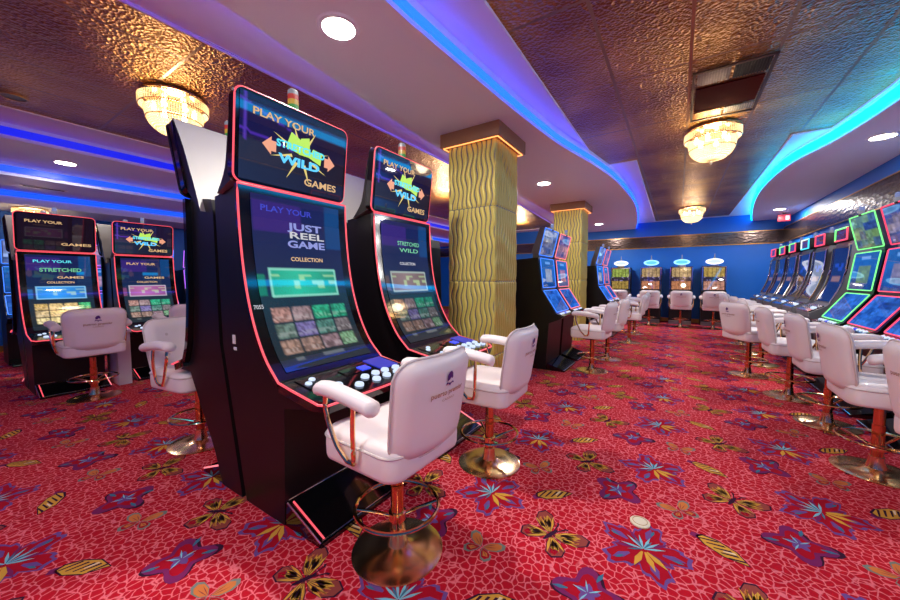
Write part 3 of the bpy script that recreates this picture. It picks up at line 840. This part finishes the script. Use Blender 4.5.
# carpet with its woven butterflies and flowers, all one floor mesh
fl = MB(); fl.add([(X0, Y0, 0), (X1, Y0, 0), (X1, Y1, 0), (X0, Y1, 0)], [(0, 1, 2, 3)])
IDX = {n: i+1 for i, n in enumerate(YN)}
def motif(shapes, cx, cy, s, rot):
    c, sn = math.cos(rot)*s, math.sin(rot)*s
    for name, pts, lv in shapes:
        fl.cur = IDX[name]
        q = [(cx+x*c-y*sn, cy+x*sn+y*c, .0006*lv) for x, y in pts]
        n = len(q)
        if max(x for x, *_ in q) > X1 or min(x for x, *_ in q) < X0 or max(p[1] for p in q) > Y1: continue
        fl.add(q, [list(range(n))])
def lobes(r, n, amp, rot=0, k=30, sx=1., sy=1., cx=0, cy=0, wob=0.):
    return [(cx+sx*r*(1+amp*math.cos(n*(2*PI*i/k)+rot)+wob*math.sin(17.0*i))*math.cos(2*PI*i/k), cy+sy*r*(1+amp*math.cos(n*(2*PI*i/k)+rot)+wob*math.sin(17.0*i))*math.sin(2*PI*i/k)) for i in range(k)]
def streak(a, r0, r1, w): 
    c, s = math.cos(a), math.sin(a)
    return [(c*r0-s*w*.3, s*r0+c*w*.3), (c*(r0+r1)/2-s*w, s*(r0+r1)/2+c*w), (c*r1, s*r1), (c*(r0+r1)/2+s*w, s*(r0+r1)/2-c*w), (c*r0+s*w*.3, s*r0-c*w*.3)]
def mirror(p): return [(-x, y) for x, y in p]
FLOWER = [('y_purple', lobes(.42, 5, .26, .4, 60, wob=.11), 1), ('y_red', lobes(.375, 5, .27, .4, 60, wob=.10), 2)]
FLOWER += [('y_violet', streak(a, .08, .36, .025), 3) for a in (.5, 1.9, 3.1, 4.3, 5.6)]
FLOWER += [('y_purple', streak(a, .2, .44, .045), 3) for a in (1.2, 2.45, 3.7, 4.9, 6.1)]+[('y_teal', streak(a, .3, .42, .02), 4) for a in (1.1, 2.55, 3.75, 6.0)]
FLOWER += [('y_cyan', streak(a, .01, .26, .016), 4) for a in (.2, .65, 1.1, 1.6, 2.2, 2.9)]
FLOWER += [('y_yellow', streak(a, .05, .34, .036), 4) for a in (4.25, 4.9, 5.35)]
FLOWER += [('y_teal', streak(a, .02, .2, .014), 5) for a in (.9, 1.9, 3.4)]
wingU = [(0.02, .02), (.10, .22), (.26, .36), (.40, .36), (.44, .24), (.36, .10), (.18, .0)]
wingL = [(0.02, 0), (.18, -.02), (.32, -.08), (.36, -.2), (.28, -.32), (.16, -.30), (.05, -.14)]
sh = lambda p, k, dx=0., dy=0.: [(x*k+dx, y*k+dy) for x, y in p]
BFLY = []
for mr in (lambda p: p, mirror):
    BFLY += [('y_black', mr(wingU), 1), ('y_black', mr(wingL), 1), ('y_brown', mr(sh(wingU, .92, .012, .008)), 2), ('y_brown', mr(sh(wingL, .91, .012, -.007)), 2),
             ('y_yellow', mr([(.09, .10), (.20, .26), (.30, .28), (.24, .14)]), 3), ('y_orange', mr([(.14, .07), (.28, .13), (.34, .2), (.33, .13), (.2, .03)]), 3),
             ('y_yellow', mr([(.08, -.06), (.2, -.07), (.26, -.14), (.16, -.2)]), 3), ('y_red', mr([(.17, -.2), (.27, -.16), (.28, -.25), (.2, -.27)]), 3)]
    BFLY += [('y_yellow', mr(streak(a, .07, .40, .022)), 3) for a in (.28, .46, .62, .8, .98)]+[('y_yellow', mr(streak(a, .06, .34, .02)), 3) for a in (-.3, -.52, -.75, -1.0)]
    BFLY += [('y_black', mr(streak(a, .06, .38, .006)), 4) for a in (.37, .54, .71, .9, -.4, -.63, -.88)]
    BFLY += [('y_black', mr([(.0, .06), (.01, .06), (.07, .24), (.10, .26), (.09, .29), (.05, .26)]), 4)]
BFLY += [('y_black', lobes(.03, 1, 0, 0, 12, 1, 5.2), 5)]
WING = [('y_black', [(-.32, -.12), (-.1, .12), (.16, .22), (.34, .2), (.36, .08), (.22, -.06), (-.04, -.16)], 1),
        ('y_yellow', [(-.29, -.11), (-.1, .10), (.15, .2), (.31, .18), (.32, .09), (.2, -.04), (-.04, -.14)], 2)]
WING += [('y_black', [(-.25+i*.10, -.12+i*.02), (-.15+i*.105, .06+i*.03), (-.125+i*.105, .06+i*.03), (-.21+i*.10, -.12+i*.02)], 3) for i in range(5)]
WING += [('y_violet', [(.22, .18), (.36, .28), (.42, .2), (.34, .1)], 1), ('y_cream', [(-.1, -.1), (-.02, .04), (.0, .04), (-.06, -.1)], 4)]
PURP = [('y_black', lobes(.36, 4, .3, 1, 36, 1.05, .9, .02, -.02), 1), ('y_violet', lobes(.34, 4, .3, 1, 36), 2), ('y_red', lobes(.24, 4, .3, 1, 32), 3), ('y_purple', lobes(.12, 5, .3, 0, 20), 4)]
PURP += [('y_teal', streak(a, .24, .44, .03), 4) for a in (-.3, .9, 3.0)]+[('y_cyan', streak(a, .02, .2, .012), 5) for a in (.3, 1.5, 2.6, 3.9)]
SMALL = []
for mr in (lambda p: p, mirror):
    SMALL += [('y_grey', mr(sh(wingU, .8)), 1), ('y_grey', mr(sh(wingL, .75)), 1), ('y_orange', mr(sh(wingU, .64, .015, .012)), 2), ('y_red', mr(sh(wingL, .58, .02, -.01)), 2), ('y_orange', mr([(.06, -.05), (.15, -.06), (.2, -.12), (.12, -.15)]), 3)]
    SMALL += [('y_brown', mr(streak(a, .05, .27, .008)), 3) for a in (.55, .85, -.6)]
PX, PY = .84, .88
for i in range(-13, 5):
    for j in range(-3, 15):
        bx, by = -.10+i*PX, 1.92+j*PY
        if by > Y1-.5 or by < -1.5: continue
        motif(FLOWER, bx, by, .41, .25+.5*((i+j) % 3))
        motif(WING, bx+.34, by+.21, .33, 2.2+1.2*((i+2*j) % 2))
        motif(PURP, bx+.66, by+.47, .34, .4+.9*((i+j) % 2))
        motif(BFLY, bx+.42, by-.155, .37, -.9+.5*((i+j) % 2))
        motif(SMALL, bx+.155, by+.45, .29, .7-.8*((2*i+j) % 2))
structure(fl.build('floor', ['carpet']+YN, None, smooth=False, cols=None))

def wall(name, c, d, m): return structure(MB().box(c, d).build(name, m, None, smooth=False))
t_ = .15
wall('wall_right', (X1+t_/2, (Y0+Y1)/2, 1.6), (t_, Y1-Y0+.6, 3.4), 'blue_wall')
wall('wall_far', ((X0+X1)/2, Y1+t_/2, 1.6), (X1-X0, t_, 3.4), 'blue_wall')
wall('wall_left', (X0-t_/2, (Y0+Y1)/2, 1.6), (t_, Y1-Y0+.6, 3.4), 'blue_wall')
wall('wall_near', ((X0+X1)/2, Y0-t_/2, 1.6), (X1-X0, t_, 3.4), 'blue_wall')
# bronze relief band with thin rails
def band(name, c, d):
    o = structure(MB().box(c, d).build(name, 'relief', None, smooth=False))
    for s in (-1, 1):
        e = (d[0]+.012, d[1], .02) if d[0] < d[1] else (d[0], d[1]+.012, .02)
        MB().box((c[0], c[1], c[2]+s*d[2]/2), e).build('rail', 'goldbase', o, smooth=False)
band('trim_1', (X1-.012, (Y0+Y1)/2, 2.56), (.024, Y1-Y0, .40))
band('trim_2', ((X0+X1)/2, Y1-.012, 2.53), (X1-X0, .024, .36))
structure(MB().box((X0+.01, (Y0+Y1)/2, .06), (.02, Y1-Y0, .12)).build('baseboard_left', 'goldbase', None, smooth=False))
structure(MB().box(((X0+X1)/2, Y1-.01, .06), (X1-X0, .02, .12)).build('baseboard_far', 'goldbase', None, smooth=False))
structure(MB().box((X1-.01, (Y0+Y1)/2, .06), (.02, Y1-Y0, .12)).build('baseboard_right', 'goldbase', None, smooth=False))
# upper ceiling and dropped soffits
wall('ceiling', ((X0+X1)/2, (Y0+Y1)/2, ZU+.075), (X1-X0+.3, Y1-Y0+.3, .15), 'white_ceiling')
leftE = spline([(-2.30, Y0, 0), (-2.33, 0, 0), (-2.35, 1.05, 0), (-2.44, 1.93, 0), (-2.60, 3.9, 0), (-2.72, 8, 0), (-2.8, Y1, 0)], 4)
rightE = spline([(-1.53, Y0, 0), (-1.51, 0, 0), (-1.507, 1.6, 0), (-1.49, 2.03, 0), (-1.445, 2.67, 0), (-1.387, 3.41, 0), (-1.273, 4.42, 0), (-1.055, 5.58, 0), (-.908, 6.85, 0), (-.858, 8.86, 0), (-1.0, 11.1, 0), (-1.22, Y1, 0)], 8)
rc = spline([(1.72, Y0, 0), (1.72, 3.4, 0), (1.655, 5.02, 0), (1.527, 6.04, 0), (1.30, 6.99, 0), (1.236, 8.4, 0), (1.33, 10, 0), (1.56, 12, 0), (1.72, Y1, 0)], 8)
def soffit(name, poly, z0, z1): return structure(MB().slab(poly, z0, z1).build(name, 'white_ceiling', None, ang=30))
soffit('trim_3', [(p.x, p.y) for p in leftE]+[(p.x, p.y) for p in rightE[::-1]], ZS, ZU)
soffit('trim_4', [(p.x, p.y) for p in rc]+[(X1, Y1), (X1, Y0)], ZS, ZU)
# stepped bands at the left
for k, (xa, xb, z) in enumerate([(-8.0, -6.66, 3.0), (-9.3, -8.0, 2.82), (X0, -9.3, 2.6)]):
    structure(MB().box(((xa+xb)/2, (Y0+Y1)/2, (z+ZU)/2), (xb-xa, Y1-Y0, ZU-z)).build('trim_%d' % (5+k), 'white_ceiling', None, smooth=False))
# tin panels
def tinpanel(name, poly):
    o = structure(MB().slab(poly, ZU-.012, ZU-.001).build(name, 'tin', None, smooth=False))
    n = len(poly)
    MB().tube([(x, y, ZU-.012) for x, y in poly], .014, 6, True).build('edging', 'white_ceiling', o)
YS = 6.12
tinpanel('trim_8', [(-1.13, Y0+.1), (-1.12, 5.35), (-.98, YS), (-.60, YS), (-.66, 12.8), (1.17, 12.8), (1.15, YS), (1.50, YS), (1.62, 5.1), (1.69, 3.4), (1.69, Y0+.1)])
tinpanel('trim_9', [(-6.0, Y0+.1), (-3.11, Y0+.1), (-3.09, 4.6), (-3.3, 8), (-3.6, 12.4), (-6.0, 12.4)])

def led(label, pts, z0, z1, m, off, core=None):
    P2 = [Vector(p) for p in pts]; mb = MB(); n = len(P2)
    vs = []
    for i, p in enumerate(P2):
        a = P2[max(0, i-1)]; b = P2[min(n-1, i+1)]; t = (b-a).normalized(); nn = Vector((-t.y, t.x, 0))*(1 if off > 0 else -1); o = abs(off)
        q = p+nn*.002; r = p+nn*o
        vs += [(q.x, q.y, z0), (r.x, r.y, z0), (r.x, r.y, z1), (q.x, q.y, z1)]
    fs = [(i*4+k, i*4+(k+1) % 4, i*4+4+(k+1) % 4, i*4+4+k) for i in range(n-1) for k in range(4)]+[(0, 1, 2, 3), (n*4-4, n*4-1, n*4-2, n*4-3)]
    mb.add(vs, fs)
    o = mb.build('ceiling_light_strip', m, None, smooth=False)
    return tag(o, label, 'light strip')
led('long blue light strip curving along the soffit beside the gold columns', rightE, 3.035, 3.085, 'cove_blue', -.03)
led('wavy cyan light strip along the right hand soffit', rc, 3.02, 3.12, 'cove_cyan', .03)
led('blue light strip on top of the soffit edge above the big black machines', leftE, 3.06, 3.10, 'cove_hidden', .03)
for x, z, nm, m in ((-6.66, 3.085, 'topmost of the three straight blue light strips at upper left', 'cove_deep'), (-8.0, 2.91, 'middle one of the three straight blue light strips at upper left', 'cove_core'), (-9.3, 2.765, 'lowest of the three straight blue light strips at upper left', 'cove_core')):
    o = MB().box((x+.016, (Y0+Y1)/2, z), (.03, Y1-Y0, .085)).build('ceiling_light_strip', m, None, smooth=False); tag(o, nm, 'light strip')

# ------------------------------------------------------------------ lamps
def area(loc, size, power, col, rot=(0, 0, 0), shape='DISK', sy=None, spread=None):
    l = bpy.data.lights.new('lamp', 'AREA'); l.shape = shape; l.size = size; l.energy = power; l.color = col
    if sy: l.size_y = sy
    if spread: l.spread = spread
    o = bpy.data.objects.new('lamp', l); o.location = loc; o.rotation_euler = rot; COL.objects.link(o); return o
DOWN = [(-1.92, 1.60, ZS, 'round downlight in the white soffit above the nearest stools'), (-1.99, 6.0, ZS, 'round downlight in the soffit between the two gold columns'),
        (-2.04, 11.3, ZS, 'small round downlight in the soffit beyond the second column'), (1.93, 6.2, ZS, 'round downlight in the right soffit nearest the camera'),
        (1.96, 11.24, ZS, 'small round downlight in the right soffit near the far corner'), (-7.35, 1.24, ZS, 'round downlight between the blue strips at upper left'),
        (-1.92, -2.4, ZS, None), (1.95, 1.4, ZS, None), (1.95, -2.2, ZS, None), (-7.35, 5.6, ZS, None), (-7.35, -2.6, ZS, None), (-7.35, 10, ZS, None), (-1.5, -.6, ZS, None)]  # unlabelled entries: unseen fill lamps added without any fixture
DPROTO = None
for x, y, z, lab in DOWN:
    if lab:
        if DPROTO is None:
            DPROTO = thing('downlight', lab, 'ceiling light', (x, y, z), 0, 'round downlights')
            MB().lathe([(.105, .002), (.105, -.012), (.128, -.010), (.138, 0), (.138, .002)], 32).build('ring', 'white_ceiling', DPROTO)
            MB().lathe([(0, -.006), (.106, -.006), (.106, .0)], 32).build('lens', 'down', DPROTO)
        else: dup(DPROTO, (x, y, z), 0, lab, 'round downlights')
    area((x, y, z-.02), .2, (14 if x < -7 else 38) if lab else (12 if x < -7 else 22), (1, .94, .90))

def make_chandelier():
    t = thing('crystal_chandelier', 'x', 'chandelier')
    MB().lathe([(0, 0), (.30, 0), (.345, -.02), (.345, -.045), (.32, -.05), (0, -.05)], 40).build('ceiling_plate', 'gold', t)
    for zz, r in ((-.06, .352), (-.175, .352), (-.31, .288)):
        MB().tube([(r*math.cos(2*PI*k/48), r*math.sin(2*PI*k/48), zz) for k in range(48)], .007, 6, True).build('gold_hoop', 'gold', t)
    mb = MB()
    def bead(p, s, h):
        x, y, z = p
        mb.add([(x+s, y, z), (x, y+s, z), (x-s, y, z), (x, y-s, z), (x, y, z+h), (x, y, z-h)], [(0, 1, 4), (1, 2, 4), (2, 3, 4), (3, 0, 4), (1, 0, 5), (2, 1, 5), (3, 2, 5), (0, 3, 5)])
    NS = 72
    for k in range(NS):
        a = 2*PI*k/NS
        for j in range(5): bead((.35*math.cos(a), .35*math.sin(a), -.072-j*.022), .012, .013)
        f = lambda q: .295-.03*q-.075*q**4
        if True:
            for j in range(13):
                q = j/12; r = f(q); bead((r*math.cos(a), r*math.sin(a), -.19-.235*q), .013, .014)
        if k % 2 == 0:
            for j in range(8): r = .185*(1-j/8); bead((r*math.cos(a), r*math.sin(a), -.432-.045*math.sqrt(j/8)), .013, .011)
    bead((0, 0, -.51), .02, .035)
    mb.build('crystal_strands', 'crystal', t, smooth=False)
    for k in range(6):
        a = 2*PI*k/6+.2
        b = MB(); c = (.2*math.cos(a), .2*math.sin(a), -.16); b.lathe([(0, .05), (.014, .045), (.02, .02), (.032, -.02), (.026, -.05), (0, -.065)], 12, c); b.build('bulb', 'bulb', t)
    return t
CHN = make_chandelier(); CHN.scale = (.8,)*3; CHN.location = (-4.28, 1.50, ZU-.012); tag(CHN, 'crystal chandelier under the tin ceiling at upper left', None, 'crystal chandeliers')
dup(CHN, (.29, 5.36, ZU-.012), 0, 'crystal chandelier hanging below the air vent', 'crystal chandeliers')
dup(CHN, (.24, 10.9, ZU-.012), 0, 'small crystal chandelier farthest down the aisle', 'crystal chandeliers')
dup(CHN, (-9.62, 1.16, 2.6), 0, 'crystal chandelier glowing just above the far left dark topper', 'crystal chandeliers', .6)
for x, y, z, p in ((-4.28, 1.50, 2.95, 20), (.29, 5.36, 2.95, 20), (.24, 10.9, 2.95, 16), (-9.62, 1.16, 2.45, 10), (-4.4, 6.5, 2.9, 34), (.29, -.6, 2.9, 40), (-4.4, 11, 2.9, 28)):
    l = bpy.data.lights.new('lamp', 'POINT'); l.energy = p; l.color = (1, .80, .54); l.shadow_soft_size = .12
    o = bpy.data.objects.new('lamp', l); o.location = (x, y, z); COL.objects.link(o)

# ------------------------------------------------------------------ columns
def column(x, y, label, w=.645):
    t = thing('column', label, 'column', (x, y, 0))
    h = ZS-.15
    MB().box((0, 0, h/2), (w-.06, w-.06, h)).build('core', 'bodygrey', t, smooth=False)
    def disp(s, z, k):
        zz = (z-.51) % .82
        wob = .013*math.sin(zz*21+k*1.7+2.2*math.sin(s*7+k))+.011*math.sin(zz*8+s*11+2*k)
        ph = (s+wob)*2*PI/.066
        r = abs(math.sin(ph/2))
        d = .024*min(1, r*1.2)**.8-.013
        e = min(zz, .82-zz)
        if e < .008: d = -.004
        return d
    for k in range(4):
        R = Matrix.Rotation(k*PI/2, 3, 'Z')
        mb = MB(); nu, nv = 110, 170
        mb.grid(nu, nv, lambda u, v: R @ Vector((w/2-.028+disp((u-.5)*w, v*h, k)*(1 if .004 < u < .996 else 0), (u-.5)*(w-.05), v*h)))
        mb.build('wave_panel', 'wave', t, ang=70)
    cap = MB().box((0, 0, ZS-.075), (w+.10, w+.10, .15)).build('capital', 'wood', t, bev=.006)
    mb = MB(); q = w/2+.02
    for a, b in (((-q, -q), (q, -q)), ((q, -q), (q, q)), ((q, q), (-q, q)), ((-q, q), (-q, -q))):
        mb.tube([(a[0], a[1], h-.004), (b[0], b[1], h-.004)], .007, 6)
    mb.build('light_strip', 'caplight', cap)
    return t
column(-1.97, 3.745, 'gold wavy relief column nearer the camera, wooden cap')
column(-2.06, 8.15, 'gold wavy relief column farther away, behind the slant machines')

# ------------------------------------------------------------------ ceiling fittings and small things
v = thing('air_vent', 'rectangular ceiling air vent with a dark red panel set in tin tiles', 'air vent', (.335, 4.39, ZU-.026))
mb = MB()
for x in (-.272, .272): mb.box((x, 0, -.006), (.024, 1.12, .014))
for y in (-.55, .55): mb.box((0, y, -.006), (.56, .024, .014))
mb.build('frame', 'darkgrill', v, smooth=False)
MB().box((0, .05, .004), (.50, .52, .01)).build('panel', 'darkred', v, smooth=False)
for nm, cx, cy, wx, wy, m in (('grille', -.13, -.40, .24, .24, 'grey_metal'), ('grille', .135, -.40, .24, .24, 'black'), ('grille', -.13, .44, .24, .16, 'goldbase'), ('grille', .135, .44, .24, .16, 'grey_metal')):
    mb = MB(); mb.box((cx, cy, .006), (wx, wy, .006))
    for k in range(12): mb.box((cx-wx/2+wx*(k+.5)/12, cy, .0), (.006, wy, .012))
    mb.build(nm, m, v, smooth=False)
s_ = thing('ceiling_speaker', 'round bronze ceiling speaker in the tin ceiling at far left', 'speaker', (-5.62, .62, ZU-.013))
MB().lathe([(0, -.003), (.085, -.003), (.085, -.001)], 32).build('grille', 'darkgrill', s_)
MB().lathe([(.085, 0), (.088, -.010), (.105, -.008), (.108, 0)], 32).build('rim', 'goldbase', s_)
v2 = thing('slot_vent', 'thin ceiling vent between the lower blue strips at upper left', 'air vent', (-8.62, 1.2, 2.82))
MB().box((0, 0, -.005), (.12, .5, .01)).build('frame', 'whitebox', v2, smooth=False)
MB().box((0, 0, -.011), (.06, .44, .004)).build('slot', 'black', v2, smooth=False)
e = thing('exit_sign', 'small red emergency sign box under the right soffit near the far corner', 'sign', (2.16, 11.9, ZS))
MB().box((0, 0, -.13), (.24, .05, .17)).build('box', 'signred', e, bev=.008)
MB().box((0, 0, -.025), (.06, .03, .05)).build('hanger', 'grey_metal', e, smooth=False)
mb = MB(); mb.box((.06, -.027, -.13), (.07, .004, .10)); mb.build('pictogram', 'signwhite', e, smooth=False)
dsc = thing('floor_cap', 'round cream cap lying on the red carpet in the aisle', 'floor cap', (-.132, 2.126, .002))
MB().lathe([(0, 0), (.05, 0), (.05, .006), (.044, .010), (0, .011)], 28).build('disc', 'cream', dsc)
MB().tube([(.036*math.cos(2*PI*k/24), .036*math.sin(2*PI*k/24), .0105) for k in range(24)], .0015, 6, True).build('groove', 'goldbase', dsc)
st = thing('side_counter', 'narrow white counter between the two far left machines', 'counter', (-6.12, 1.402, 0))
MB().box((0, 0, .33), (.46, .13, .66)).build('pedestal', 'whitebox', st, bev=.004)
MB().box((.02, .0, .69), (.50, .145, .05)).build('countertop', 'whitebox', st, bev=.01)

# ------------------------------------------------------------------ world, camera, colour
w = bpy.data.worlds.new('world'); sc.world = w; w.use_nodes = True
w.node_tree.nodes['Background'].inputs[0].default_value = (.02, .02, .03, 1)
f, HZ = 348., 21.
pit = math.atan(HZ/f); yaw = math.atan(228*math.cos(pit)/f)
cam = bpy.data.cameras.new('camera'); co = bpy.data.objects.new('camera', cam); COL.objects.link(co)
cam.sensor_width = 36; cam.lens = f/900*36; cam.clip_start = .02
co.location = (0, 0, 1.35); co.rotation_euler = (PI/2-pit, 0, yaw)
sc.camera = co
vs = sc.view_settings; sc.display_settings.display_device = 'sRGB'
vs.view_transform = 'Standard'; vs.look = 'None'; vs.gamma = 1; vs.use_curve_mapping = False; vs.exposure = .36
cy = sc.cycles
cy.max_bounces = 6; cy.diffuse_bounces = 4; cy.glossy_bounces = 4; cy.transmission_bounces = 4; cy.sample_clamp_indirect = 6
cy.use_denoising = True
